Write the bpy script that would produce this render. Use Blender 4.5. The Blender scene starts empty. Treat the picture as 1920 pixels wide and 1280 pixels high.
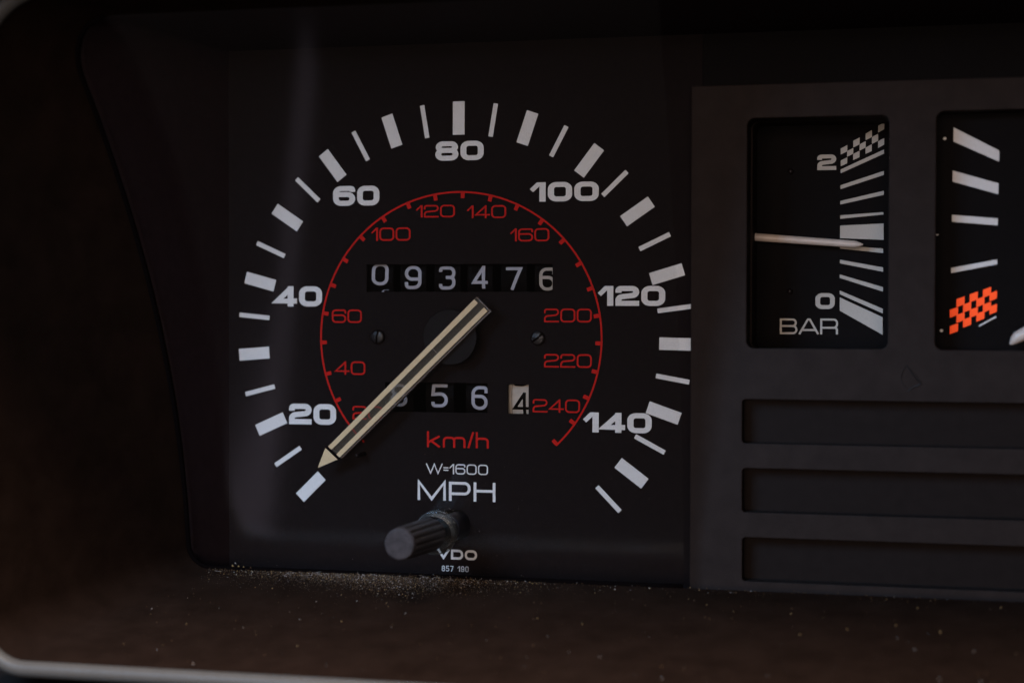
import bpy, bmesh, math, random
from mathutils import Vector, Matrix

random.seed(7)
S = 0.001                      # all lengths below are millimetres in the dial's own frame
scene = bpy.context.scene
col = scene.collection

# ------------------------------------------------------------------ camera
# dial frame: X right, Y up the dial, Z towards the driver.  world = (X, -Z, Y)
def W(p):
    return Vector((p[0] * S, -p[2] * S, p[1] * S))

RC = Matrix(((0.97154, 0.001771, -0.236851), (-0.006666, 0.99978, -0.019869), (0.236764, 0.020882, 0.971343)))
CAM = Vector((87.130, 6.138, 314.318))
FPX = 3200.0
FRAME = Matrix(((1, 0, 0), (0, 0, -1), (0, 1, 0)))
cd = bpy.data.cameras.new('camera')
cam = bpy.data.objects.new('camera', cd)
col.objects.link(cam)
rot = FRAME @ RC.transposed()
u, s_, v = None, None, None
q = rot.to_quaternion()
q.normalize()
cam.matrix_world = Matrix.Translation(W(CAM)) @ q.to_matrix().to_4x4()
cd.sensor_width = 36.0
cd.lens = FPX / 1920 * 36
cd.clip_start = 0.01
cd.clip_end = 20
cd.dof.use_dof = True
cd.dof.focus_distance = 0.3215
cd.dof.aperture_fstop = 11.5
scene.camera = cam

def at(px, py, z=0.0):
    """the point of the plane Z = z that was measured at px, py on the photograph"""
    d = RC.transposed() @ Vector(((px - 960) / FPX, -(py - 640) / FPX, -1))
    t = (z - CAM.z) / d.z
    return CAM + d * t

def hit(px, py, n, c):
    """the point measured at px, py on the plane n.p = c"""
    d = RC.transposed() @ Vector(((px - 960) / FPX, -(py - 640) / FPX, -1))
    n = Vector(n)
    return CAM + d * ((c - n.dot(CAM)) / n.dot(d))

# ------------------------------------------------------------------ light
world = bpy.data.worlds.new('World')
scene.world = world
world.use_nodes = True
bgn = world.node_tree.nodes['Background']
bgn.inputs['Color'].default_value = (0.9, 0.75, 0.7, 1)
bgn.inputs['Strength'].default_value = 0.02

def lamp(name, pos, target, size, size_y, power, color):
    l = bpy.data.lights.new(name, 'AREA')
    l.shape = 'RECTANGLE'
    l.size = size * S
    l.size_y = size_y * S
    l.energy = power
    l.color = color
    o = bpy.data.objects.new(name, l)
    col.objects.link(o)
    d = W(target) - W(pos)
    o.matrix_world = Matrix.Translation(W(pos)) @ d.to_track_quat('-Z', 'Y').to_matrix().to_4x4()
    return o

lamp('side_window_light', (-115, 115, 300), (-10, -20, 0), 150, 110, 1.3, (0.42, 0.66, 1.0))

def strip_lamp(name, a, b, target, width, power, color):
    """a narrow area lamp between two points, facing the target"""
    mid = (Vector(a) + Vector(b)) / 2
    o = lamp(name, mid, target, (Vector(b) - Vector(a)).length, width, power, color)
    zax = (W(mid) - W(target)).normalized()
    xax = W(b) - W(a)
    xax = (xax - zax * xax.dot(zax)).normalized()
    o.matrix_world = Matrix.Translation(W(mid)) @ Matrix((xax, zax.cross(xax), zax)).transposed().to_4x4()
# added strip lamps, out of view, making the pale band in the clear cover
strip_lamp('reflection_strip_light', (-67.5, -60.2, 130), (-78.0, -69.3, 119.3), (-30, 0, 20), 4.0, 0.000032, (0.95, 0.80, 1.0))
strip_lamp('reflection_strip_light', (-78.2, -69.4, 119.2), (-91.5, -69.8, 113), (-30, 0, 20), 2.4, 0.00004, (0.95, 0.80, 1.0))
lamp('windscreen_light', (80, 560, 480), (20, -50, 50), 420, 200, 10.5, (1.0, 0.82, 0.70))
lamp('cabin_light', (70, 30, 900), (10, 0, 0), 420, 300, 3.0, (1.0, 0.80, 0.68))

scene.view_settings.view_transform = 'Standard'
scene.view_settings.look = 'None'
scene.view_settings.exposure = 0
scene.view_settings.gamma = 1
scene.cycles.max_bounces = 8
scene.cycles.transparent_max_bounces = 16
scene.cycles.use_denoising = True

# ------------------------------------------------------------------ materials
def mat(name, color, rough=0.5, spec=0.5, var=0.0, scale=900, bump=0.0, bscale=2500, metal=0.0, coat=0.0, emit=None):
    m = bpy.data.materials.new(name)
    m.use_nodes = True
    nt = m.node_tree
    b = nt.nodes['Principled BSDF']
    b.inputs['Base Color'].default_value = (*color, 1)
    b.inputs['Roughness'].default_value = rough
    b.inputs['Specular IOR Level'].default_value = spec
    b.inputs['Metallic'].default_value = metal
    b.inputs['Coat Weight'].default_value = coat
    tc = nt.nodes.new('ShaderNodeTexCoord')
    if emit:
        b.inputs['Emission Color'].default_value = (*emit[0], 1)
        b.inputs['Emission Strength'].default_value = emit[1]
    if var:
        n = nt.nodes.new('ShaderNodeTexNoise')
        n.inputs['Scale'].default_value = scale
        n.inputs['Detail'].default_value = 6
        n.inputs['Roughness'].default_value = 0.65
        nt.links.new(tc.outputs['Object'], n.inputs['Vector'])
        r = nt.nodes.new('ShaderNodeMapRange')
        r.inputs['From Min'].default_value = 0.3
        r.inputs['From Max'].default_value = 0.7
        r.inputs['To Min'].default_value = 1 - var
        r.inputs['To Max'].default_value = 1 + var
        nt.links.new(n.outputs['Fac'], r.inputs['Value'])
        mx = nt.nodes.new('ShaderNodeMix')
        mx.data_type = 'RGBA'
        mx.blend_type = 'MULTIPLY'
        mx.inputs['Factor'].default_value = 1
        mx.inputs[6].default_value = (*color, 1)
        nt.links.new(r.outputs['Result'], mx.inputs[7])
        nt.links.new(mx.outputs[2], b.inputs['Base Color'])
    if bump:
        n2 = nt.nodes.new('ShaderNodeTexNoise')
        n2.inputs['Scale'].default_value = bscale
        n2.inputs['Detail'].default_value = 4
        nt.links.new(tc.outputs['Object'], n2.inputs['Vector'])
        bp = nt.nodes.new('ShaderNodeBump')
        bp.inputs['Strength'].default_value = bump
        bp.inputs['Distance'].default_value = 0.0001
        nt.links.new(n2.outputs['Fac'], bp.inputs['Height'])
        nt.links.new(bp.outputs['Normal'], b.inputs['Normal'])
    return m

def clear(name, tint, fac_body, body, rough=0.05, ior=1.49):
    """clear plastic: straight-through light, a little body colour, Fresnel gloss"""
    m = bpy.data.materials.new(name)
    m.use_nodes = True
    nt = m.node_tree
    nt.nodes.remove(nt.nodes['Principled BSDF'])
    out = nt.nodes['Material Output']
    tr = nt.nodes.new('ShaderNodeBsdfTransparent')
    tr.inputs['Color'].default_value = (*tint, 1)
    df = nt.nodes.new('ShaderNodeBsdfDiffuse')
    df.inputs['Color'].default_value = (*body, 1)
    gl = nt.nodes.new('ShaderNodeBsdfGlossy')
    gl.inputs['Roughness'].default_value = rough
    fr = nt.nodes.new('ShaderNodeFresnel')
    fr.inputs['IOR'].default_value = ior
    m1 = nt.nodes.new('ShaderNodeMixShader')
    m1.inputs['Fac'].default_value = fac_body
    m2 = nt.nodes.new('ShaderNodeMixShader')
    nt.links.new(tr.outputs[0], m1.inputs[1])
    nt.links.new(df.outputs[0], m1.inputs[2])
    nt.links.new(fr.outputs[0], m2.inputs['Fac'])
    nt.links.new(m1.outputs[0], m2.inputs[1])
    nt.links.new(gl.outputs[0], m2.inputs[2])
    nt.links.new(m2.outputs[0], out.inputs['Surface'])
    return m

M = {}
M['dial'] = mat('dial_black', (0.0088, 0.0060, 0.0060), 0.7, 0.04, 0.18, 700, 0.12, 6000)
M['well'] = mat('well_black', (0.0035, 0.0025, 0.0026), 0.7, 0.06, 0.2, 500)
M['plate'] = mat('housing_black', (0.0200, 0.0125, 0.0140), 0.7, 0.04, 0.15, 500)
M['white'] = mat('white_print', (0.71, 0.705, 0.70), 0.6, 0.2, 0.10, 5000)
M['gaugewhite'] = mat('gauge_white_print', (0.40, 0.365, 0.325), 0.6, 0.3, 0.05, 2500)
M['white2'] = mat('warning_gauge_print', (0.62, 0.59, 0.57), 0.6, 0.3, 0.05, 2500)
M['red'] = mat('red_print', (0.50, 0.010, 0.006), 0.6, 0.08, 0.16, 5000)
M['orange'] = mat('orange_print_added_glow', (0.98, 0.085, 0.012), 0.6, 0.2, 0.04, 2500, emit=((1.0, 0.075, 0.012), 0.32))  # weak emission added so the orange outshines the white print
M['drum'] = mat('drum_black', (0.0022, 0.0015, 0.0014), 0.5, 0.02, 0.25, 900)
M['drumwhite'] = mat('drum_cream', (0.42, 0.36, 0.30), 0.6, 0.3, 0.08, 900)
M['drumfig'] = mat('drum_figure_grey', (0.36, 0.36, 0.41), 0.6, 0.3, 0.08, 2500)
M['figlast'] = mat('drum_figure_cream', (0.36, 0.32, 0.28), 0.6, 0.3, 0.15, 2500)
M['cream'] = mat('needle_cream', (0.62, 0.47, 0.27), 0.45, 0.4, 0.05, 900)
M['needlegrey'] = mat('pointer_cream_white', (0.52, 0.43, 0.37), 0.4, 0.5, 0.06, 900)
M['panel'] = mat('panel_charcoal', (0.0205, 0.0145, 0.0128), 0.7, 0.05, 0.16, 260, 0.6, 4000)
M['slot'] = mat('slot_black', (0.0112, 0.0078, 0.0070), 0.7, 0.05, 0.12, 500, 0.2, 5000)
M['shroud'] = mat('shroud_brown_black', (0.0122, 0.0070, 0.0050), 0.6, 0.0, 0.25, 160, 0.6, 2600)
M['column'] = mat('column_black', (0.012, 0.009, 0.008), 0.6, 0.3, 0.2, 160, 0.3, 3000)
M['rim'] = mat('rim_grey', (0.060, 0.056, 0.051), 0.45, 0.15, 0.05, 300)
M['knob'] = mat('knob_black', (0.030, 0.0245, 0.0255), 0.6, 0.15, 0.4, 700, 0.7, 2500)
M['shaft'] = mat('shaft_blue_black', (0.016, 0.016, 0.026), 0.4, 0.5, 0.2, 700)
M['screw'] = mat('screw_black', (0.008, 0.0055, 0.0055), 0.35, 0.22, 0.2, 900)
M['hub'] = mat('hub_charcoal', (0.0070, 0.0052, 0.0052), 0.6, 0.08, 0.12, 900)
M['seal'] = mat('seal_black', (0.003, 0.002, 0.002), 0.8, 0.0)
M['lens'] = clear('clear_acrylic', (0.99, 0.99, 0.99), 0.0, (0, 0, 0), 0.075)
M['collar'] = clear('clear_collar', (0.72, 0.72, 0.70), 0.05, (0.4, 0.38, 0.34), 0.22, 1.3)
M['needleclear'] = clear('needle_clear_plastic', (0.80, 0.75, 0.68), 0.13, (0.26, 0.225, 0.17), 0.4, 1.15)
M['edge'] = mat('needle_edge', (0.10, 0.065, 0.055), 0.3, 0.5)
M['dustA'] = mat('dust_tan', (0.24, 0.155, 0.07), 0.9, 0.1)
M['dustB'] = mat('dust_grey', (0.30, 0.26, 0.24), 0.9, 0.1)
M['dustC'] = mat('dust_brown', (0.075, 0.042, 0.022), 0.9, 0.1)
M['hair'] = mat('hair_dark', (0.006, 0.004, 0.004), 0.6, 0.3)

# ------------------------------------------------------------------ object helpers
def wloc(o):
    v = Vector((0, 0, 0))
    while o is not None:
        v = v + o.location
        o = o.parent
    return v

def link_mesh(name, me, parent, label=None):
    o = bpy.data.objects.new(name, me)
    col.objects.link(o)
    if parent is not None:
        o.parent = parent
    if label:
        o['label'] = label
    return o

def obj(name, verts, faces, material, parent=None, smooth=False, label=None, mats=None, fmat=None):
    """verts in dial millimetres"""
    base = wloc(parent) if parent is not None else Vector((0, 0, 0))
    me = bpy.data.meshes.new(name)
    me.from_pydata([tuple(W(v) - base) for v in verts], [], faces)
    for m in (mats or [material]):
        me.materials.append(m)
    if fmat:
        me.polygons.foreach_set('material_index', fmat)
    if smooth:
        me.polygons.foreach_set('use_smooth', [True] * len(me.polygons))
    me.update()
    bm = bmesh.new()
    bm.from_mesh(me)
    bmesh.ops.recalc_face_normals(bm, faces=bm.faces)
    bm.to_mesh(me)
    bm.free()
    return link_mesh(name, me, parent, label)

def thing(name, p, label, cat, group=None):
    o = bpy.data.objects.new(name, None)
    o.empty_display_size = 0.005
    o.location = W(p)
    col.objects.link(o)
    o['label'] = label
    o['category'] = cat
    if group:
        o['group'] = group
    return o

def prism(poly, z0, z1):
    """closed prism over a polygon in x,y"""
    n = len(poly)
    vs = [(x, y, z0) for x, y in poly] + [(x, y, z1) for x, y in poly]
    fs = [tuple(range(n, 2 * n)), tuple(reversed(range(n)))]
    fs += [(i, (i + 1) % n, n + (i + 1) % n, n + i) for i in range(n)]
    return vs, fs

def disc(cx, cy, r, n=48):
    return [(cx + r * math.cos(2 * math.pi * i / n), cy + r * math.sin(2 * math.pi * i / n)) for i in range(n)]

def lathe(prof, c, n=48, axis=(0, 0, 1), rfun=None):
    """prof: (radius, height) along axis from c"""
    a = Vector(axis).normalized()
    t = a.orthogonal().normalized()
    b = a.cross(t)
    vs, fs = [], []
    for k, (r, h) in enumerate(prof):
        for i in range(n):
            an = 2 * math.pi * i / n
            rr = r * (rfun(an, k) if rfun else 1)
            vs.append(Vector(c) + a * h + (t * math.cos(an) + b * math.sin(an)) * rr)
    for k in range(len(prof) - 1):
        for i in range(n):
            j = (i + 1) % n
            fs.append((k * n + i, k * n + j, (k + 1) * n + j, (k + 1) * n + i))
    fs.append(tuple(range(n)))
    fs.append(tuple((len(prof) - 1) * n + i for i in range(n)))
    return vs, fs

def tube(path, r, n=10, closed=False):
    path = [Vector(p) for p in path]
    vs, fs = [], []
    up = None
    for k, p in enumerate(path):
        a = path[(k - 1) % len(path)] if (k > 0 or closed) else p
        b = path[(k + 1) % len(path)] if (k < len(path) - 1 or closed) else p
        t = (b - a).normalized()
        if up is None:
            up = t.orthogonal().normalized()
        up = (up - t * up.dot(t)).normalized()
        sd = t.cross(up)
        rr = r[k] if isinstance(r, (list, tuple)) else r
        for i in range(n):
            an = 2 * math.pi * i / n
            vs.append(p + (up * math.cos(an) + sd * math.sin(an)) * rr)
    m = len(path)
    for k in range(m if closed else m - 1):
        k2 = (k + 1) % m
        for i in range(n):
            j = (i + 1) % n
            fs.append((k * n + i, k * n + j, k2 * n + j, k2 * n + i))
    if not closed:
        fs.append(tuple(range(n)))
        fs.append(tuple((m - 1) * n + i for i in range(n)))
    return vs, fs

def rrect(x0, y0, x1, y1, r, seg=8):
    pts = []
    for cx, cy, a0 in ((x1 - r, y1 - r, 0), (x0 + r, y1 - r, 90), (x0 + r, y0 + r, 180), (x1 - r, y0 + r, 270)):
        for i in range(seg + 1):
            a = math.radians(a0 + 90 * i / seg)
            pts.append((cx + r * math.cos(a), cy + r * math.sin(a)))
    return pts

def cut_plate(name, outer, holes, z_front, thick, bevel, material, parent, label=None):
    """a plate of real thickness with openings; front face at z_front"""
    cu = bpy.data.curves.new(name, 'CURVE')
    cu.dimensions = '2D'
    cu.fill_mode = 'BOTH'
    for poly in [outer] + holes:
        sp = cu.splines.new('POLY')
        sp.points.add(len(poly) - 1)
        for p_, (x, y) in zip(sp.points, poly):
            p_.co = (x * 0.01, y * 0.01, 0, 1)
        sp.use_cyclic_u = True
    cu.extrude = (thick / 2 - bevel) * 0.01
    cu.bevel_depth = bevel * 0.01
    cu.bevel_resolution = 2
    o = bpy.data.objects.new(name + '_outline', cu)
    col.objects.link(o)
    dg = bpy.context.evaluated_depsgraph_get()
    me = bpy.data.meshes.new_from_object(o.evaluated_get(dg))
    vs = [(v.co.x * 100, v.co.y * 100, v.co.z * 100 + z_front - thick / 2) for v in me.vertices]
    fs = [tuple(p.vertices) for p in me.polygons]
    bpy.data.objects.remove(o)
    bpy.data.curves.remove(cu)
    bpy.data.meshes.remove(me)
    return obj(name, vs, fs, material, parent, label=label)

# ------------------------------------------------------------------ lettering (stroked outlines, wide square face)
def fillet(pts, closed, h):
    """pts: (x, y, radius) -> [(point, inner corner or None)] with rounded corners"""
    out = []
    n = len(pts)
    for i, p in enumerate(pts):
        c = Vector(p[:2])
        r = p[2] if len(p) > 2 else 0
        if r <= 0 or (not closed and i in (0, n - 1)):
            out.append((c, None))
            continue
        a = Vector(pts[(i - 1) % n][:2]) - c
        b = Vector(pts[(i + 1) % n][:2]) - c
        la, lb = a.length, b.length
        a.normalize()
        b.normalize()
        ang = math.acos(max(-1, min(1, a.dot(b))))
        t = min(r / max(math.tan(ang / 2), 1e-3), la * 0.499, lb * 0.499)
        rr = t * math.tan(ang / 2)
        bis = (a + b).normalized()
        ctr = c + bis * (rr / max(math.sin(ang / 2), 1e-3))
        inner = c + bis * (h / max(math.sin(ang / 2), 1e-3)) if rr < h * 1.02 else None
        p0, p1 = c + a * t, c + b * t
        a0 = math.atan2(p0.y - ctr.y, p0.x - ctr.x)
        a1 = math.atan2(p1.y - ctr.y, p1.x - ctr.x)
        d = (a1 - a0 + math.pi) % (2 * math.pi) - math.pi
        for k in range(9):
            an = a0 + d * k / 8
            out.append((ctr + Vector((math.cos(an), math.sin(an))) * rr, inner))
    return out

def stroke(pts, t, closed=False, fine=False):
    """-> verts (x, y), quads"""
    h = t / 2
    p = fillet(pts, closed, h)
    q = [p[0]]
    for v in p[1:]:
        if (v[0] - q[-1][0]).length > 1e-5:
            q.append(v)
    if closed and (q[0][0] - q[-1][0]).length < 1e-5:
        q.pop()
    r = []
    n = len(q)
    for i in range(n if closed else n - 1):      # even pieces, so that figures can be wrapped round a drum
        (a, ia), (b, ib) = q[i], q[(i + 1) % n]
        r.append((a, ia))
        k = max(1, int((b - a).length / 0.12)) if fine else 1
        for j in range(1, k):
            r.append((a.lerp(b, j / k), None))
    if not closed:
        r.append(q[-1])
    n = len(r)
    vs, fs = [], []
    for i, (c, inner) in enumerate(r):
        a = r[i - 1][0] if (i > 0 or closed) else None
        b = r[(i + 1) % n][0] if (i < n - 1 or closed) else None
        d1 = (c - a).normalized() if a is not None else (b - c).normalized()
        d2 = (b - c).normalized() if b is not None else d1
        n1, n2 = Vector((-d1.y, d1.x)), Vector((-d2.y, d2.x))
        m = (n1 + n2)
        if m.length < 1e-3:
            m = n1
        m.normalize()
        k = h / max(m.dot(n1), 0.45)
        u_, w_ = c + m * k, c - m * k
        if inner is not None:
            if (inner - u_).length < (inner - w_).length:
                u_ = inner
            else:
                w_ = inner
        vs += [u_, w_]
    for i in range(n if closed else n - 1):
        j = (i + 1) % n
        fs.append((2 * i, 2 * i + 1, 2 * j + 1, 2 * j))
    return vs, fs

def glyph(ch, w, t, R):
    """strokes of a character one unit high: list of ('s', pts, closed) or ('p', polygon); width"""
    h = t / 2
    l, r, b, T = h, w - h, h, 1 - h
    m = 0.5
    if ch in '0O':
        return [('s', [(l, b, R), (r, b, R), (r, T, R), (l, T, R)], True)], w
    if ch == '1':
        if t > 0.18:
            return [('p', [(0, .65), (.14, .49), (.40, .79), (.40, 0), (.66, 0), (.66, 1), (.30, 1)])], .66
        return [('p', [(0, .62), (.07, .55), (.36, .84), (.36, 0), (.36 + t * 1.1, 0), (.36 + t * 1.1, 1), (.36, 1)])], .36 + t * 1.1
    if ch == '2':
        return [('s', [(l, .66), (l, T, R), (r, T, R), (r, .54, R), (l, .44, R), (l, b), (w, b)], False)], w
    if ch == '3':
        return [('s', [(l, .76), (l, T, R), (r, T, R), (r, .52, R), (w * .42, .52)], False), ('s', [(w * .42, .52), (r, .52, R), (r, b, R), (l, b, R), (l, .24)], False)], w
    if ch == '4':
        x = w * .72
        return [('s', [(w, .27), (l * 1.1, .27), (x - h * .2, 1 - h * 1.1)], False), ('s', [(x, 0), (x, 1)], False)], w
    if ch == '5':
        return [('s', [(r + h * .6, T), (l + .02, T), (l, .56), (r, .60, R), (r, b, R), (l, b, R), (l, .24)], False)], w
    if ch == '6':
        return [('s', [(r, .70), (r, T, R), (l, T, R), (l, b, R), (r, b, R), (r, .57, R), (l + h, .57)], False)], w
    if ch == '7':
        return [('s', [(0, T), (r, T), (w * .36, 0)], False)], w
    if ch == '8':
        return [('s', [(l, b, R), (r, b, R), (r, .53, R), (l, .53, R)], True), ('s', [(l + .02, .53, R), (r - .02, .53, R), (r - .02, T, R), (l + .02, T, R)], True)], w
    if ch == '9':
        return [('s', [(l, .30), (l, b, R), (r, b, R), (r, T, R), (l, T, R), (l, .43, R), (r - h, .43)], False)], w
    if ch == 'k':
        return [('s', [(l, 0), (l, 1)], False), ('s', [(w * .98, .70), (l, .30)], False), ('s', [(w * .30, .42), (w, .02)], False)], w
    if ch == 'm':
        ww, x = w * 1.75, .68
        return [('s', [(l, 0), (l, x - h, R), (ww / 2, x - h, R), (ww / 2, 0)], False), ('s', [(ww / 2, .3), (ww / 2, x - h, R), (ww - h, x - h, R), (ww - h, 0)], False)], ww
    if ch == 'h':
        return [('s', [(l, 0), (l, 1)], False), ('s', [(l, .3), (l, .66 - h, R), (r, .66 - h, R), (r, 0)], False)], w
    if ch == '/':
        return [('s', [(l, 0), (w * .45, 1)], False)], w * .5
    if ch == '=':
        return [('s', [(0, .38), (w * .5, .38)], False), ('s', [(0, .62), (w * .5, .62)], False)], w * .5
    if ch == 'W':
        ww = w * 1.7
        return [('s', [(h * .6, 1), (ww * .28, h * .7), (ww * .5, 1 - h), (ww * .72, h * .7), (ww - h * .6, 1)], False)], ww
    if ch == 'M':
        ww = w * 1.32
        return [('s', [(l, 0), (l, 1 - h * .6), (ww / 2, h * 1.1), (ww - h, 1 - h * .6), (ww - h, 0)], False)], ww
    if ch == 'P':
        return [('s', [(l, 0), (l, T), (r, T, R), (r, .38, R), (l + h, .38)], False)], w
    if ch == 'H':
        return [('s', [(l, 0), (l, 1)], False), ('s', [(r, 0), (r, 1)], False), ('s', [(l, .55), (r, .55)], False)], w
    if ch == 'B':
        return [('s', [(l, m + .02), (l, T), (r - .04, T, R), (r - .04, m + .02, R)], True), ('s', [(l, b), (l, m + .02), (r, m + .02, R), (r, b, R)], True)], w
    if ch == 'A':
        ww = w * 1.15
        return [('s', [(h * .7, 0), (ww * .45, T), (ww * .55, T), (ww - h * .7, 0)], False), ('s', [(ww * .2, .27), (ww * .8, .27)], False)], ww
    if ch == 'R':
        return [('s', [(l, 0), (l, T), (r, T, R), (r, .42, R), (l + h, .42)], False), ('s', [(r * .7, .42), (r, .42, R), (r, 0)], False)], w
    if ch == 'V':
        return [('s', [(h * .6, 1), (w * .5, h * 1.2), (w - h * .6, 1)], False)], w
    if ch == 'D':
        return [('s', [(l, b), (l, T), (r, T, R * 1.4), (r, b, R * 1.4)], True)], w
    return [], w * .6

def lettering(name, text, lb, rt, t, w, R, z, material, parent, gap=0.13, wrap=None, label=None):
    """text set in the box lb-rt (dial mm); strokes a hair apart in height so that no faces coincide"""
    items, x = [], 0.0
    for i, ch in enumerate(text):
        g, gw = glyph(ch, w, t, R)
        if i:
            x += gap * (0.6 if ch in '=/' or text[i - 1] in '=/' else 1)
        for s in g:
            items.append((x, s))
        x += gw
    sx, sy = (rt[0] - lb[0]) / x, rt[1] - lb[1]
    vs, fs = [], []
    n = 0
    for ox, s in items:
        if s[0] == 's':
            pv, pf = stroke(s[1], t, s[2], wrap is not None)
        else:
            pv = [Vector(p) for p in s[1]]
            pf = [tuple(range(len(pv)))]
            if len(pv) == 7:
                pf = [(0, 1, 2, 6), (2, 3, 4, 5, 6)]
        b0 = len(vs)
        zz = z + 0.012 * (n % 3)
        n += 1
        for p in pv:
            X, Y = lb[0] + (p.x + ox) * sx, lb[1] + p.y * sy
            Z = zz
            if wrap:
                yc, zc, rad = wrap
                a = (Y - yc) / rad
                Y, Z = yc + (rad + zz) * math.sin(a), zc + (rad + zz) * math.cos(a)
            vs.append((X, Y, Z))
        fs += [tuple(b0 + i for i in f) for f in pf]
    return obj(name, vs, fs, material, parent, label=label)

def px_text(name, text, l, b, r, t_, t, w, R, z, material, parent, gap=0.13, label=None):
    a, c = at(l, b, z), at(r, t_, z)
    return lettering(name, text, (a.x, a.y), (c.x, c.y), t, w, R, z, material, parent, gap, label=label)

def px_quad(name, pts, z, material, parent, thick=0.04, label=None):
    poly = [at(x, y, z) for x, y in pts]
    vs, fs = prism([(p.x, p.y) for p in poly], z - thick, z)
    return obj(name, vs, fs, material, parent, label=label)

# ------------------------------------------------------------------ the binnacle shroud (setting)
# side profile of the clear cover, measured along its seam on the left wall
prof_pts = []
for px, py in ((150, 130), (200, 270), (240, 390), (290, 570), (325, 740), (345, 900), (352, 990)):
    p = hit(px, py, (1, 0, 0.295), -47.0)
    prof_pts.append((p.y, p.z))
prof_pts.sort()
def fitq(pts):
    A = [[0.0] * 4 for _ in range(3)]
    for y, z in pts:
        b_ = (1, y, y * y)
        for i in range(3):
            for j in range(3):
                A[i][j] += b_[i] * b_[j]
            A[i][3] += b_[i] * z
    for i in range(3):
        pv = A[i][i]
        A[i] = [v_ / pv for v_ in A[i]]
        for j in range(3):
            if j != i:
                f = A[j][i]
                A[j] = [A[j][k] - f * A[i][k] for k in range(4)]
    return [A[i][3] for i in range(3)]
qa, qb, qc = fitq(prof_pts)
def zl(y):
    return qa + qb * y + qc * y * y
def left_at(z): return -47.0 - 0.295 * z
def floor_at(z): return -42.0 - 0.180 * z
def roof_at(z): return 53.5 + 0.06 * z

def section(z, grow=0.0, right=215.0, seg=10):
    l, b, t_ = left_at(z) - grow, floor_at(z) - grow, roof_at(z) + grow
    rb, rt = 4.0 + 0.055 * z + grow, 4.0 + 0.15 * z + grow
    pts = [Vector((right, t_, z))]
    for k in range(1, 24):
        pts.append(Vector((right + (l + rt - right) * k / 24, t_, z)))
    for i in range(seg + 1):
        a = math.radians(90 + 90 * i / seg)
        pts.append(Vector((l + rt + rt * math.cos(a), t_ - rt + rt * math.sin(a), z)))
    for k in range(1, 10):
        pts.append(Vector((l, (t_ - rt) + (b + rb - t_ + rt) * k / 10, z)))
    for i in range(seg + 1):
        a = math.radians(180 + 90 * i / seg)
        pts.append(Vector((l + rb + rb * math.cos(a), b + rb + rb * math.sin(a), z)))
    for k in range(1, 25):
        pts.append(Vector((l + rb + (right - l - rb) * k / 24, b, z)))
    return pts

def loft(rings):
    n = len(rings[0])
    vs = [p for r in rings for p in r]
    fs = []
    for k in range(len(rings) - 1):
        for i in range(n - 1):
            fs.append((k * n + i, k * n + i + 1, (k + 1) * n + i + 1, (k + 1) * n + i))
    return vs, fs

def seam_z(y): return max(12.0, min(58.0, zl(y) - 0.4))
NR = 14
sect = [section(60)]
rings = []
starts = [seam_z(p.y) for p in section(30)]
for k in range(NR + 1):
    f = k / NR
    cache = {}
    ring_pts = []
    for i_, z0_ in enumerate(starts):
        z = z0_ + (60 - z0_) * f
        ring_pts.append(section(z)[i_])
    rings.append(ring_pts)
first = rings[0]
rings += [section(60, 2.4), section(50, 2.4)]
vs, fs = loft(rings)
shroud = obj('binnacle_shroud', vs, fs, M['shroud'], None, smooth=False)
shroud['kind'] = 'structure'
shroud['label'] = 'dark brown-black shroud that walls in the instruments on the left and below'
for p_ in shroud.data.polygons:
    p_.use_smooth = True
shroud.data.set_sharp_from_angle(angle=math.radians(40))

# inner wall behind the clear cover, running from its seam down to the dial
low = [Vector((max(p.x, -46.9), p.y - 3.8 * min(1, max(0, (-30 - p.y) / 14)), -.5)) for p in first]
mid = [p.lerp(q_, .5) for p, q_ in zip(first, low)]
hw = obj('housing_wall', *loft([low, mid, first]), M['plate'], None, smooth=True)
hw['kind'] = 'structure'
hw['label'] = 'dark inner wall seen through the clear cover beside the dial'
hw.data.set_sharp_from_angle(angle=math.radians(40))

# grey trim along the shroud's mouth
path = []
for p in section(60, 1.1, right=215.0, seg=16):
    path.append(Vector((p.x, p.y, 60.6)))
vs, fs = tube(path, 1.35, 16)
rim = obj('trim_rim', vs, fs, M['rim'], None, smooth=True)
rim['label'] = 'blurred grey trim edge curving round the lower left mouth of the shroud'
rim['category'] = 'trim'

# padded brow above and column cover below the mouth
def slab(name, x0, x1, y0, y1, z0, z1, material, label):
    bm = bmesh.new()
    bmesh.ops.create_cube(bm, size=1)
    for v in bm.verts:
        v.co = W((x0 + (v.co.x + .5) * (x1 - x0), y0 + (v.co.y + .5) * (y1 - y0), z0 + (v.co.z + .5) * (z1 - z0)))
    bmesh.ops.bevel(bm, geom=list(bm.edges), offset=3 * S, segments=3, affect='EDGES')
    me = bpy.data.meshes.new(name)
    bm.to_mesh(me)
    bm.free()
    me.materials.append(material)
    o = link_mesh(name, me, None)
    o['kind'] = 'structure'
    o['label'] = label
    return o
slab('dashboard_brow', -110, 260, 61, 76, -10, 120, M['column'], 'black padded brow over the instruments')  # unseen; carried forward to shade the dial's top and the rim corner
slab('rim_shade_block', -130, -66.5, 44, 60.8, 66, 110, M['column'], 'unseen black block added to shade the upper left corner of the rim')  # added out of view to keep the side lamp off the rim corner
slab('column_cover', -110, 260, -95, -57.5, 20, 61, M['column'], 'black cover below the grey trim edge')
slab('dashboard_side', -130, -86, -57, 60.5, 0, 58, M['column'], 'black dashboard face left of the shroud')

# backplate behind everything
vs, fs = prism([(-86, -60), (215, -60), (215, 60), (-86, 60)], -24, -22)
bp = obj('backplate', vs, fs, M['well'], None)
bp['kind'] = 'structure'
bp['label'] = 'black back of the instrument housing'

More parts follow.
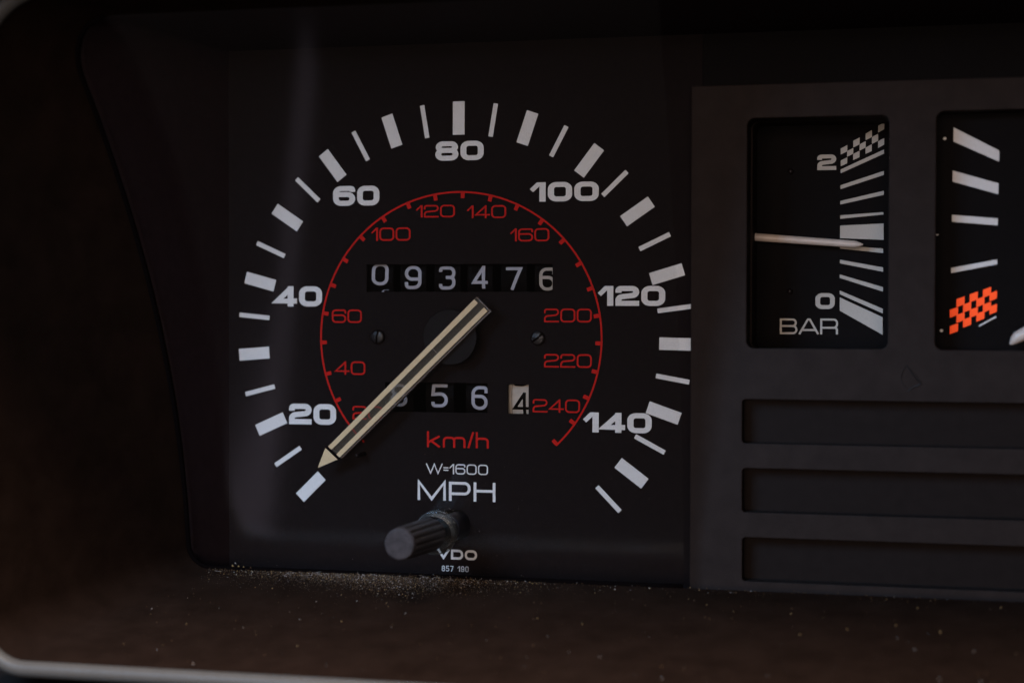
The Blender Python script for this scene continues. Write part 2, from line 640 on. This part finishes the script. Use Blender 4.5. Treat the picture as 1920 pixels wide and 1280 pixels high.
# ------------------------------------------------------------------ speedometer
spd = thing('speedometer', (0, 0, 0), 'large round black speedometer dial with white MPH and red km/h scales', 'speedometer')

def win(l, t_, r, b, z=0.0):
    a, c = at(l, b, z), at(r, t_, z)
    return a.x, a.y, c.x, c.y
odo = win(687, 494, 1036.5, 547.5)
trip = win(722, 718, 914.5, 771.5)
tenth = win(951, 720.5, 991.5, 776)
knob_c = (-0.75, -36.1)
holes = [[(w_[0], w_[1]), (w_[2], w_[1]), (w_[2], w_[3]), (w_[0], w_[3])] for w_ in (odo, trip, tenth)]
holes.append(disc(knob_c[0] + .1, knob_c[1] + .25, 3.1, 40))
face = cut_plate('dial_face', [(-84.0, -50), (46.5, -50), (46.5, 60.8), (-84.0, 60.8)], holes, 0.0, 0.8, 0.05, M['dial'], spd)

TICK = {10: -134.35, 15: -124.09, 20: -114.19, 25: -104.62, 30: -94.61, 35: -84.54, 40: -75.05, 45: -65.93, 50: -56.17, 55: -46.81,
        60: -37.34, 65: -28.01, 70: -18.6, 75: -9.3, 80: 0.0, 85: 9.33, 90: 18.73, 95: 27.78, 100: 37.21, 105: 46.24, 110: 55.51,
        115: 64.42, 120: 73.28, 125: 82.23, 130: 91.21, 135: 100.14, 140: 109.1, 145: 117.91, 150: 126.75, 155: 135.79}
for mph, a in TICK.items():
    wide = mph % 10 == 0
    hw = 1.16 if wide else 0.44
    a = math.radians(a)
    dx, dy = math.sin(a), math.cos(a)
    poly = [(dx * r_ + dy * s * hw, dy * r_ - dx * s * hw) for r_, s in ((38.68, -1), (38.68, 1), (45.0, 1), (45.0, -1))]
    vs, fs = prism(poly, 0.0, 0.05)
    obj('tick_mark', vs, fs, M['white'], face)

B = dict(t=0.255, w=1.0, R=0.235)
for txt, l, b, r, t_ in (('80', 816.3, 301.8, 907, 263.8), ('60', 624.5, 386.2, 711.3, 348), ('100', 993.2, 378.4, 1122.8, 340.2),
                         ('40', 514, 574.4, 604, 536.6), ('120', 1120.7, 573.2, 1247.4, 536), ('20', 542, 794.6, 630.4, 757.6),
                         ('140', 1092.8, 809.7, 1222, 774.6)):
    px_text('numeral', txt, l, b, r, t_, B['t'], B['w'], B['R'], 0.05, M['white'], face, gap=0.09, label='bold white numeral ' + txt)

for txt, l, b, r, t_ in (('120', 779.7, 408, 853, 384), ('140', 875.3, 409.6, 949, 384.6), ('100', 696, 451.6, 769.8, 426.4),
                         ('160', 956.2, 452.8, 1030, 427.8), ('60', 622.2, 605, 678.4, 580.2), ('40', 628, 702, 685, 677.6),
                         ('20', 660.9, 785.6, 717, 761.4), ('200', 1020, 604, 1109.7, 578.5), ('220', 1020, 688.5, 1109.7, 664),
                         ('240', 998.8, 772.5, 1087.6, 749)):
    px_text('numeral', txt, l, b, r, t_, 0.115, 1.06, 0.24, 0.05, M['red'], face, gap=0.10, label='thin red numeral ' + txt)
px_text('lettering', 'km/h', 800.6, 837.8, 916.5, 810.2, 0.125, 0.82, 0.2, 0.05, M['red'], face, gap=0.2, label='red lettering km/h')
px_text('lettering', 'W=1600', 798.6, 887.2, 915, 871, 0.115, 0.98, 0.24, 0.05, M['white'], face, gap=0.13, label='small white lettering W=1600')
px_text('lettering', 'MPH', 782.9, 936.5, 929, 904.8, 0.14, 1.12, 0.25, 0.05, M['white'], face, gap=0.16, label='large white lettering MPH')
px_text('lettering', 'VDO', 820, 1047.0, 894.5, 1031.2, 0.24, 1.35, 0.36, 0.05, M['white'], face, gap=0.16, label='small white maker name')
px_text('lettering', '857 190', 828.3, 1069.8, 878.6, 1061.3, 0.145, 0.64, 0.2, 0.05, M['white'], face, gap=0.2, label='tiny white part number')

# red inner scale: ring and its teeth
n = 150
vs, fs = [], []
a0, a1 = math.radians(-137.0), math.radians(136.6)
for i in range(n + 1):
    a = a0 + (a1 - a0) * i / n
    for r_, z in ((27.62, 0.0), (27.62, 0.05), (27.95, 0.05), (27.95, 0.0)):
        vs.append((r_ * math.sin(a), r_ * math.cos(a), z))
for i in range(n):
    for j in range(3):
        fs.append((4 * i + j, 4 * i + j + 1, 4 * i + 5 + j, 4 * i + 4 + j))
obj('scale_ring', vs, fs, M['red'], face)
for k, a in enumerate((-128.5, -116.7, -105.1, -92.2, -80.3, -68.4, -56.8, -45.3, -33.3, -21.5, -9.8, 1.7, 13.2, 24.7, 36.3, 47.9,
                       59.2, 69.9, 81.0, 91.8, 103.1, 113.9, 125.2, 136.0)):
    a = math.radians(a)
    dx, dy = math.sin(a), math.cos(a)
    poly = [(dx * r_ + dy * s * .36, dy * r_ - dx * s * .36) for r_, s in ((26.62, -1), (26.62, 1), (27.64, 1), (27.64, -1))]
    vs, fs = prism(poly, 0.0, 0.05)
    obj('scale_tooth', vs, fs, M['red'], face)

# number drums
RD, ZC = 9.0, -10.6
def drum(x0, x1, yc, ch, gl, gr, gt, gb, material, figmat, roll=0.0, peek=None, rad=RD):
    ox = [(-0.0 + rad, x0), (rad, x1)]
    n = 48
    vs, fs = [], []
    for x in (x0, x0 + .12, x1 - .12, x1):
        rr = rad - (0.12 if x in (x0, x1) else 0)
        for i in range(n):
            a = 2 * math.pi * i / n
            vs.append((x, yc + rr * math.sin(a), ZC + rr * math.cos(a)))
    for k in range(3):
        for i in range(n):
            j = (i + 1) % n
            fs.append((k * n + i, k * n + j, (k + 1) * n + j, (k + 1) * n + i))
    fs += [tuple(range(n)), tuple(range(3 * n, 4 * n))]
    d = obj('number_drum', vs, fs, material, spd, smooth=False)
    d.data.polygons.foreach_set('use_smooth', [True] * len(d.data.polygons))
    d.data.set_sharp_from_angle(angle=math.radians(35))
    lettering('figure', ch, (gl, gb), (gr, gt), 0.135, 0.68, 0.25, 0.02, figmat, d, wrap=(yc, ZC, rad), label='figure ' + ch)
    if peek:
        for c2, dy in peek:
            lettering('figure', c2, (gl, gb + dy), (gr, gt + dy), 0.135, 0.68, 0.25, 0.02, figmat, d, wrap=(yc, ZC, rad))
    return d

zf = ZC + RD
ycw = (odo[1] + odo[3]) / 2
for k, (ch, l, t_, r, b) in enumerate((('0', 697, 493, 728.4, 534.8), ('9', 759, 498.2, 790.3, 542), ('3', 823, 499.2, 854, 542.8),
                                       ('4', 885, 498, 914.8, 541), ('7', 948.4, 500.6, 978.8, 543.6), ('6', 1011, 501.4, 1041.5, 545))):
    a, c = at(l, b, zf), at(r, t_, zf)
    drum(a.x - 1.0, c.x + 1.0, ycw, ch, a.x, c.x, c.y, a.y, M['drum'], M['figlast'] if k == 5 else M['drumfig'],
         peek=[('1', -5.2)] if k == 0 else None)
yct = (trip[1] + trip[3]) / 2
for ch, l, t_, r, b in (('8', 732, 719.2, 763.8, 761.6), ('5', 808.8, 720.2, 839.7, 763.3), ('6', 884, 723.6, 914.3, 768)):
    a, c = at(l, b, zf), at(r, t_, zf)
    drum(a.x - 1.2, c.x + 1.2, yct, ch, a.x, c.x, c.y, a.y, M['drum'], M['drumfig'])
a, c = at(961.5, 776, zf), at(991.5, 735.6, zf)
yc10 = (tenth[1] + tenth[3]) / 2
dr = drum(a.x - 1.6, c.x + 1.5, yc10, '4', a.x, c.x, c.y, a.y, M['drumwhite'], M['drum'], peek=[('3', 5.35)])
vs, fs = [], []
g0 = at(959.6, 750, zf).x
for i in range(25):
    an = math.radians(-24 + 2 * i)
    for x in (g0 - .04, g0 + .04):
        vs.append((x, yc10 + (RD + .01) * math.sin(an), ZC + (RD + .01) * math.cos(an)))
fs = [(2 * i, 2 * i + 1, 2 * i + 3, 2 * i + 2) for i in range(24)]
obj('drum_groove', vs, fs, M['seal'], dr)

# screws
for cx, cy, ang in ((-16.1, 0.1, 84), (15.6, 0.05, 38)):
    vs, fs = lathe([(1.75, -.02), (1.75, .10), (1.5, .16), (1.5, .1)], (cx, cy, 0), 40)
    ring_ = obj('screw', *lathe([(1.4, 0.0), (1.4, .65), (1.3, .8), (1.0, .88), (0.05, .92)], (cx, cy, 0), 40), M['screw'], spd, smooth=True)
    an = math.radians(ang)
    d = Vector((math.cos(an), math.sin(an), 0))
    e = Vector((-d.y, d.x, 0))
    poly = [(cx + d.x * s * 1.25 + e.x * q_ * .17, cy + d.y * s * 1.25 + e.y * q_ * .17) for s, q_ in ((-1, -1), (1, -1), (1, 1), (-1, 1))]
    obj('screw_slot', *prism(poly, .5, 1.0), M['seal'], ring_)

# hub and needle
hubc = at(843.2, 632, 4.2)
hub = obj('hub_disc', *lathe([(1.2, 0), (1.2, 3.2), (5.15, 3.3), (5.25, 3.5), (5.25, 4.1), (5.15, 4.22), (.1, 4.22)], (hubc.x, hubc.y, 0), 96), M['hub'], spd)
ZN = 5.4
tip, e0, e1 = at(596.2, 876.4, ZN), at(892.5, 557.2, ZN), at(917.8, 583.4, ZN)
c0, c1 = at(615.2, 836.2, ZN), at(638.8, 858.4, ZN)
def L(a, b, t): return (a.x + (b.x - a.x) * t, a.y + (b.y - a.y) * t)
needle = obj('needle', *prism([L(c0, c1, 0), L(c0, c1, 1), L(e0, e1, 1), L(e0, e1, 0)], ZN - 1.1, ZN), M['needleclear'], spd)
def strip(a, b):
    return [L(c0, c1, a), L(c0, c1, b), L(e0, e1, b), L(e0, e1, a)]
def shorten(p, k):
    v0, v1, v2, v3 = [Vector(q_) for q_ in p]
    return [tuple(v0), tuple(v1), tuple(v2 + (v1 - v2) * k), tuple(v3 + (v0 - v3) * k)]
obj('needle_stripe', *prism(shorten(strip(.02, .285), .012), ZN, ZN + .12), M['cream'], needle)
obj('needle_stripe', *prism(shorten(strip(.665, .93), .006), ZN, ZN + .12), M['cream'], needle)
obj('needle_edge', *prism(strip(1.0, 1.05), ZN - 1.3, ZN - .1), M['edge'], needle)
obj('needle_edge', *prism([L(e0, e1, 0), L(e0, e1, 1.05), tuple(Vector(L(e0, e1, 1.05)) + Vector((.12, .11))), tuple(Vector(L(e0, e1, 0)) + Vector((.12, .11)))], ZN - 1.3, ZN - .1), M['edge'], needle)
tb0, tb1 = at(610.4, 839.3, ZN), at(633, 860.9, ZN)
obj('needle_tip', *prism([(tip.x, tip.y), (tb1.x, tb1.y), (tb0.x, tb0.y)], ZN - .6, ZN + .1), M['cream'], needle)
obj('needle_band', *prism([(tb0.x, tb0.y), (tb1.x, tb1.y), L(c0, c1, 1.0), L(c0, c1, 0)], ZN - .6, ZN + .05), M['seal'], needle)
for px, py, r_ in ((857, 614.5, .42), (823, 649.5, .42)):
    p = at(px, py, ZN - 1.2)
    obj('needle_pin', *prism(disc(p.x, p.y, r_, 20), ZN - 1.5, ZN - 1.15), M['seal'], needle)
p = at(815, 657, ZN)
d = Vector((1, 1)).normalized()
pa, pb = at(809.5, 651.5, ZN), at(819.5, 662, ZN)
obj('needle_scribe', *tube([(pa.x, pa.y, ZN), (pb.x, pb.y, ZN)], .035, 6), M['dustB'], needle)
# stop pin
p = at(683, 850, 0)
obj('stop_pin', *lathe([(.42, 0), (.42, 4.4), (.3, 4.7)], (p.x, p.y, 0), 20), M['screw'], spd, smooth=True)

# ------------------------------------------------------------------ trip reset knob
kn = thing('reset_knob', (knob_c[0], knob_c[1], 0), 'black fluted reset knob sticking out of the clear cover below MPH', 'knob')
kx, ky = knob_c
tipc = at(748.5, 1020, 34)
axis = (Vector(tipc) - Vector((kx, ky, 0))).normalized()
def kp(h): return Vector((kx, ky, 0)) + axis * h
obj('shaft', *lathe([(2.6, -4), (2.6, 5.0), (2.45, 5.3), (1.6, 5.35), (1.6, 17)], (kx, ky, 0), 56, axis), M['shaft'], kn)
def flute(an, k):
    return 1 - 0.085 * (0.5 + 0.5 * math.cos(an * 14)) ** 2 if k > 0 else 1
prof = [(3.0, 16.2), (3.12, 16.6), (3.08, 20), (3.0, 26), (2.92, 31.5), (2.85, 33.2)]
vs, fs = lathe(prof, (kx, ky, 0), 168, axis, flute)
obj('fluted_grip', vs, fs, M['knob'], kn)
obj('end_cap', *lathe([(2.8, 33.1), (2.76, 33.7), (2.6, 33.95), (2.4, 34.0), (.05, 34.02)], (kx, ky, 0), 56, axis), M['knob'], kn)

# ------------------------------------------------------------------ clear cover over the speedometer
y0_, y1_ = floor_at(zl(-44)) - .2, 57.0
NY, NX = 60, 40
vs, fs = [], []
XR = 44.9
for i in range(NY + 1):
    y = y0_ + (y1_ - y0_) * i / NY
    z = zl(y)
    xl = left_at(z) - .3
    for j in range(NX + 1):
        vs.append((xl + (XR - xl) * j / NX, y, z))
def inside_knob(x, y):
    c = kp(zl(y))
    return (x - c.x) ** 2 + (y - c.y) ** 2 < 3.3 ** 2
N1 = NX + 1
for i in range(NY):
    for j in range(NX):
        fs.append((i * N1 + j, i * N1 + j + 1, (i + 1) * N1 + j + 1, (i + 1) * N1 + j))
lens = obj('clear_cover', vs, fs, M['lens'], None, smooth=True)
so = lens.modifiers.new('thickness', 'SOLIDIFY')
so.thickness = 1.2 * S
so.offset = -1
so.use_rim = False
lens['label'] = 'clear curved plastic cover leaning out over the large speedometer dial'
lens['category'] = 'clear cover'
kc = kp(zl(ky) + .2)
lensn = Vector((0, -(qb + 2 * qc * ky), 1)).normalized()
obj('collar', *lathe([(3.35, -.9), (3.95, -.9), (4.05, .3), (3.85, 1.7), (3.55, 2.0), (3.3, 1.7), (3.35, -.9)], kc, 72, lensn), M['collar'], lens, smooth=True)

# black seal where the cover meets the shroud
seal_path = []
for k in range(60):
    y = 56 - (56 + 37.5) * k / 59
    z = zl(y) + .3
    rt = 4.0 + .15 * z
    top = roof_at(z)
    x = left_at(z)
    if y > top - rt:
        dy = min(y - (top - rt), rt)
        x = x + rt - math.sqrt(max(rt * rt - dy * dy, 0))
    seal_path.append((x + .05, y, z))
zb = zl(-44) + .3
l_, b_, rb = left_at(zb), floor_at(zb), 4.0 + .055 * zb
for i in range(13):
    a = math.radians(180 + 90 * i / 12)
    y = b_ + rb + rb * math.sin(a)
    seal_path.append((l_ + rb + (rb - .05) * math.cos(a), y + .05, zl(y) + .3))
for k in range(1, 20):
    x = l_ + rb + (XR - l_ - rb) * k / 19
    seal_path.append((x, b_ + .1, zl(b_) + .3))
sl = obj('cover_seal', *tube(seal_path, .5, 8), M['seal'], lens, smooth=True)

# ------------------------------------------------------------------ centre panel with its openings
ZP = 8.0
pan = thing('centre_panel', (80, 0, 0), 'charcoal centre panel with two gauge openings above three long recessed slots', 'panel')
def box_px(l, t_, r, b, z):
    a, c = at(l, b, z), at(r, t_, z)
    return a.x, a.y, c.x, c.y
P_L = at(1297, 640, ZP).x
P_T = at(1600, 155.5, ZP).y
P_B = at(1291, 1113, ZP).y - 1.2
g1 = box_px(1397, 213, 1670, 655, ZP)
g2x0 = at(1752, 430, ZP).x
g2y0, g2y1 = at(1800, 659, ZP).y, at(1800, 205, ZP).y
slots = []
for t_, b in ((746, 833), (875, 962), (1004.5, 1091)):
    a, c = at(1389, b, ZP), at(1389, t_, ZP)
    slots.append((a.x, a.y, 205.0, c.y))
holes = [rrect(g1[0], g1[1], g1[2], g1[3], 1.6), rrect(g2x0, g2y0, g2x0 + 26.0, g2y1, 1.6)]
holes += [rrect(*s, 0.9) for s in slots]
cut_plate('front_plate', [(P_L, P_B), (212, P_B), (212, P_T), (P_L, P_T)], holes, ZP, 3.2, 0.22, M['panel'], pan)
# side return of the panel, back to the dial
obj('side_return', *prism([(P_L + .25, P_B + .3), (P_L + 1.6, P_B + .3), (P_L + 1.6, P_T - .3), (P_L + .25, P_T - .3)], .1, ZP - 2.9), M['panel'], pan)
obj('top_return', *prism([(46.6, P_T - 1.5), (214, P_T - 1.5), (214, 60.8), (46.6, 60.8)], -.8, 0), M['well'], pan)
for s in slots:
    vs, fs = prism([(s[0] - 1, s[1] - 1), (s[2] + 1, s[1] - 1), (s[2] + 1, s[3] + 1), (s[0] - 1, s[3] + 1)], ZP - 4.6, ZP - 3.6)
    obj('slot_recess', vs, fs, M['slot'], pan)

def gauge_well(g, x0, y0, x1, y1, zf_, zb_, slant, step=True):
    """the four inner walls of a gauge opening from the plate back to its dial"""
    a = rrect(x0, y0, x1, y1, 1.5)
    rings_ = []
    for z, d in ((zf_, 0), (zf_ - (zf_ - zb_) * .45, .0), (zf_ - (zf_ - zb_) * .45 - .1, .35 if step else 0), (zb_, .35 + slant)):
        pl = rrect(x0 + d, y0 + d * .2, x1 - d * .2, y1 - d * .2, 1.5 if d < .2 else 1.2)
        rings_.append([Vector((p[0], p[1], z)) for p in pl] + [Vector((pl[0][0], pl[0][1], z))])
    vs, fs = loft(rings_)
    o = obj('well_wall', vs, fs, M['panel'], g)
    return o

# ---- boost gauge
ZG = -9.0
bg = thing('pressure_gauge', (67, 20, ZG), 'black rectangular BAR pressure gauge with white bars and a pale pointer', 'gauge')
gauge_well(bg, g1[0] - .1, g1[1] - .1, g1[2] + .1, g1[3] + .1, ZP - 3.1, ZG, .1)
vs, fs = prism([(g1[0] - 3, g1[1] - 3), (g1[2] + 3, g1[1] - 3), (g1[2] + 3, g1[3] + 3), (g1[0] - 3, g1[3] + 3)], ZG - 1, ZG)
gf = obj('gauge_face', vs, fs, M['well'], bg)
def za(x, y): return (1380 + x / 5.638, 180 + y / 5.638)
def zb2(x, y): return (1380 + x / 4.5706, 400 + y / 4.5706)
cells = [[(1107, 557), (1177, 520), (1176, 586), (1107, 620)], [(1107, 683), (1176, 650), (1175, 712), (1107, 743)],
         [(1176, 583), (1240, 550), (1239, 612), (1175, 643)],
         [(1240, 475), (1307, 440), (1306, 512), (1240, 545)], [(1239, 614), (1306, 580), (1305, 648), (1238, 678)],
         [(1307, 513), (1371, 478), (1370, 546), (1306, 578)],
         [(1371, 400), (1437, 360), (1437, 434), (1371, 468)], [(1370, 547), (1435, 512), (1434, 582), (1369, 613)],
         [(1437, 436), (1503, 400), (1502, 475), (1436, 508)],
         [(1503, 318), (1568, 278), (1567, 352), (1502, 388)], [(1502, 480), (1567, 445), (1566, 515), (1502, 550)]]
for c_ in cells:
    px_quad('check_square', [za(*p) for p in c_], ZG + .05, M['gaugewhite'], gf)
for b_ in ([(1106, 778), (1565, 567), (1565, 610), (1106, 818)], [(1104, 945), (1563, 793), (1563, 835), (1104, 985)],
           [(1103, 1110), (1562, 1003), (1562, 1045), (1103, 1147)]):
    px_quad('scale_bar', [za(*p) for p in b_], ZG + .05, M['gaugewhite'], gf)
for b_ in ([(893, 17), (1263, -10), (1263, 10), (893, 47)], [(892, 105), (1265, 87), (1265, 227), (892, 213)],
           [(891, 272), (1261, 303), (1261, 340), (891, 302)], [(890, 397), (1260, 463), (1260, 500), (890, 428)],
           [(889, 523), (1259, 632), (1259, 670), (889, 553)], [(889, 661), (1258, 817), (1258, 857), (889, 692)],
           [(889, 720), (1257, 890), (1257, 1040), (889, 833)]):
    px_quad('scale_bar', [zb2(*p) for p in b_], ZG + .05, M['gaugewhite'], gf)
l, b = za(859, 785); r, t_ = za(1060, 618)
px_text('numeral', '2', l, b, r, t_, .25, 1.0, .235, ZG + .05, M['gaugewhite'], gf, label='bold white numeral 2')
l, b = zb2(680, 819); r, t_ = zb2(847, 683)
px_text('numeral', '0', l, b, r, t_, .245, 1.0, .235, ZG + .05, M['gaugewhite'], gf, label='bold white numeral 0')
l, b = zb2(375, 1034); r, t_ = zb2(875, 901)
px_text('lettering', 'BAR', l, b, r, t_, .125, 1.08, .22, ZG + .05, M['gaugewhite'], gf, gap=.07, label='white lettering BAR')
for x, y in ((578, 800),):
    p = at(*za(x, y), ZG)
    obj('face_pin', *lathe([(.55, 0), (.55, .5), (.3, .8), (.05, .85)], (p.x, p.y, ZG), 20), M['screw'], bg, smooth=True)
p = at(*zb2(462, 668), ZG)
obj('face_pin', *lathe([(.55, 0), (.55, .5), (.3, .8), (.05, .85)], (p.x, p.y, ZG), 20), M['screw'], bg, smooth=True)
for x, y in ((1635, 456), (1634, 655)):
    p = at(*za(x, y), ZG)
    obj('face_dot', *prism(disc(p.x, p.y, .24, 16), ZG, ZG + .05), M['gaugewhite'], gf)
# pointer: pale round rod with a blunt point
def pointer(root, body_end, tip_, r0, r1, z, parent):
    a, b_, c_ = at(*root, z), at(*body_end, z), at(*tip_, z)
    pth = [a.lerp(b_, i / 8) for i in range(9)] + [b_.lerp(c_, .35), b_.lerp(c_, .7), b_.lerp(c_, .93), c_]
    rad = [r0 + (r1 - r0) * i / 8 for i in range(9)] + [r1 * .82, r1 * .5, r1 * .22, .03]
    vs, fs = tube(pth, rad, 20)
    return obj('pointer', vs, fs, M['needlegrey'], parent, smooth=True)
ra, rb_, rt_ = zb2(60, 196), zb2(1010, 264), zb2(1091, 268)
pointer(ra, rb_, rt_, .76, .66, ZG + 3.0, bg)

# ---- right gauge, cut by the frame
ZT = 1.0
tg = thing('warning_gauge', (105, 20, ZT), 'black gauge at the right edge with white bars above an orange chequered patch', 'gauge')
gauge_well(tg, g2x0 - .1, g2y0 - .1, g2x0 + 26.1, g2y1 + .1, ZP - 3.1, ZT, .1, False)
vs, fs = prism([(g2x0 - 3, g2y0 - 3), (g2x0 + 29, g2y0 - 3), (g2x0 + 29, g2y1 + 3), (g2x0 - 3, g2y1 + 3)], ZT - 1, ZT)
tf = obj('gauge_face', vs, fs, M['well'], tg)
def zc_(x, y): return (1680 + x / 4.2667, 140 + y / 4.2667)
def zd_(x, y): return (1680 + x / 4.129, 430 + y / 4.129)
for b_ in ([(461, 423), (826, 608), (825, 697), (459, 535)], [(454, 768), (820, 870), (819, 957), (453, 856)], [(447, 1121), (815, 1150), (813, 1206), (448, 1177)]):
    px_quad('scale_bar', [zc_(*p) for p in b_], ZT + .05, M['white2'], tf)
px_quad('scale_bar', [zd_(*p) for p in ((427, 298), (784, 232), (784, 270), (427, 338))], ZT + .05, M['white2'], tf)
px_quad('scale_line', [zd_(*p) for p in ((640, 742), (773, 670), (778, 681), (645, 753))], ZT + .05, M['white2'], tf)
px_quad('scale_line', [zd_(*p) for p in ((298, 36), (330, 36), (330, 46), (298, 46))], ZT + .05, M['white2'], tf)
for q_ in (zc_(390, 512), zd_(352, 783)):
    p = at(*q_, ZT)
    obj('face_dot', *prism(disc(p.x, p.y, .27, 16), ZT, ZT + .05), M['white2'], tf)
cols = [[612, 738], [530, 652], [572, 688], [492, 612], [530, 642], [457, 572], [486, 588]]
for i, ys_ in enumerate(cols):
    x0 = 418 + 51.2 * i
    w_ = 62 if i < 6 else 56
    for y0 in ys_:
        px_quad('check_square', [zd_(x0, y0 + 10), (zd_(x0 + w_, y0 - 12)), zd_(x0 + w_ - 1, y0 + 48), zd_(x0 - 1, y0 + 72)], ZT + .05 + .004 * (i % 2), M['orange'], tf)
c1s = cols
pointer((1990, 590), (1908, 632), (1893.5, 646), 1.5, 1.05, ZT + 3, tg)

# dark hair lying on the panel
hp = [at(x, y, ZP + .1) for x, y in ((1700, 684), (1708, 696), (1718, 708), (1727, 718), (1722, 722), (1710, 727), (1702, 733))]
h_ = obj('stray_hair', *tube(hp, [.08, .16, .2, .2, .15, .12, .05], 6), M['hair'], None)
hq = [at(x, y, ZP + .08) for x, y in ((1700, 684), (1694, 694), (1689, 706), (1692, 716), (1698, 726))]
obj('hair_strand', *tube(hq, [.05, .07, .07, .06, .04], 6), M['hair'], h_)
h_['label'] = 'tiny dark bent hair lying on the charcoal panel below the gauges'
h_['category'] = 'hair'

# ------------------------------------------------------------------ dust
def crumbs(name, pts, mats_, label):
    vs, fs, fm = [], [], []
    for p, r_, mi in pts:
        b0 = len(vs)
        ax = [Vector((random.gauss(0, 1), random.gauss(0, 1), random.gauss(0, 1))).normalized() for _ in range(4)]
        for a_ in ((1, 1, 1), (1, -1, -1), (-1, 1, -1), (-1, -1, 1)):
            vs.append(Vector(p) + Vector(a_) * r_ * random.uniform(.35, .8) + ax[0] * r_ * .2)
        fs += [(b0, b0 + 1, b0 + 2), (b0, b0 + 3, b0 + 1), (b0, b0 + 2, b0 + 3), (b0 + 1, b0 + 3, b0 + 2)]
        fm += [mi] * 4
    o = obj(name, vs, fs, None, None, mats=mats_, fmat=fm)
    o['kind'] = 'stuff'
    o['label'] = label
    return o
pts = []
z0 = zl(-44) + .5
for _ in range(5200):
    u_ = random.random()
    x = random.gauss(-13, 12) if u_ < .75 else random.uniform(-46, 20) if u_ < .93 else random.uniform(-47, 90)
    if x < -46 or x > 100:
        continue
    heap = 1.0 + 1.6 * math.exp(-((x + 4) / 10) ** 2)
    z = z0 + abs(random.gauss(0, 1)) ** 1.3 * 1.6 * heap
    r_ = 0.04 + 0.13 * random.random() ** 3
    pts.append(((x, floor_at(z) + r_ * .5 + random.random() * .25 * heap * math.exp(-(z - z0)), z), r_, random.choice((0, 1, 2, 2, 2, 2, 2))))
for _ in range(9000):
    x = random.gauss(-12, 14)
    z = z0 + abs(random.gauss(0, 1)) * 4
    if -46 < x < 40:
        r_ = random.uniform(.018, .05)
        pts.append(((x, floor_at(z) + r_ * .4, z), r_, random.choice((0, 1, 2, 2))))
for _ in range(500):
    x, z = random.uniform(-48, 130), random.uniform(z0, 58)
    r_ = 0.04 + 0.15 * random.random() ** 4
    pts.append(((x, floor_at(z) + r_ * .5, z), r_, random.choice((0, 1, 2, 2, 2))))
for px, py in ((1000, 1210), (1125, 1232), (1008, 1160), (930, 1175), (760, 1150), (640, 1165), (560, 1140), (1715, 1218), (1240, 1250), (1092, 1170), (820, 1235), (480, 1190), (350, 1170), (245, 1120), (275, 1137), (285, 1141), (180, 1180), (1500, 1190), (1330, 1160), (1210, 1135)):
    p = hit(px, py, (0, 1, .18), -42.0)
    pts.append(((p.x, p.y + .1, p.z), random.uniform(.1, .2), random.choice((0, 1, 2, 2))))
for px, py, r_, mi in ((441, 1055, .26, 1), (437, 1060, .3, 0), (447, 1061, .3, 0), (457, 1062, .25, 0), (470, 1063, .25, 2), (1440, 1119, .32, 1), (1521, 1123, .32, 1), (1398, 1119, .2, 2), (1372, 1116, .2, 1)):
    p = at(px, py, z0 + .3)
    pts.append(((p.x, p.y, p.z), r_, mi))
crumbs('dust', pts, [M['dustA'], M['dustB'], M['dustC']], 'tan and grey dust gathered along the foot of the cover')
# lint: short bent fibres caught along the seam
lv, lf = [], []
for _ in range(34):
    x, z = random.gauss(-14, 16), z0 + abs(random.gauss(0, 2.5))
    if x < -46 or x > 60:
        continue
    a = random.uniform(0, 6.28)
    c_ = Vector((x, floor_at(z) + .12, z))
    pth, dr_ = [], Vector((math.cos(a), random.uniform(0, .25), math.sin(a)))
    for k in range(7):
        pth.append(c_.copy())
        dr_ = (dr_ + Vector((random.gauss(0, .35), random.gauss(0, .12), random.gauss(0, .35)))).normalized()
        c_ = c_ + dr_ * random.uniform(.12, .4)
        c_.y = max(c_.y, floor_at(c_.z) + .05)
    v_, f_ = tube(pth, .022, 4)
    b0 = len(lv)
    lv += v_
    lf += [tuple(b0 + i for i in f) for f in f_]
lint = obj('lint', lv, lf, M['dustB'], None)
lint['kind'] = 'stuff'
lint['label'] = 'short pale fibres of lint caught in the dust at the foot of the cover'
pts = []
for _ in range(150):
    x = random.uniform(-44, 40)
    y = -44 + abs(random.gauss(0, 1)) * 16
    if y > 45:
        continue
    pts.append(((x, y, zl(y) + .03), 0.02 + .05 * random.random() ** 3, random.choice((0, 1, 1))))
crumbs('dust', pts, [M['dustA'], M['dustB'], M['dustC']], 'sparse pale specks of dust on the clear cover')
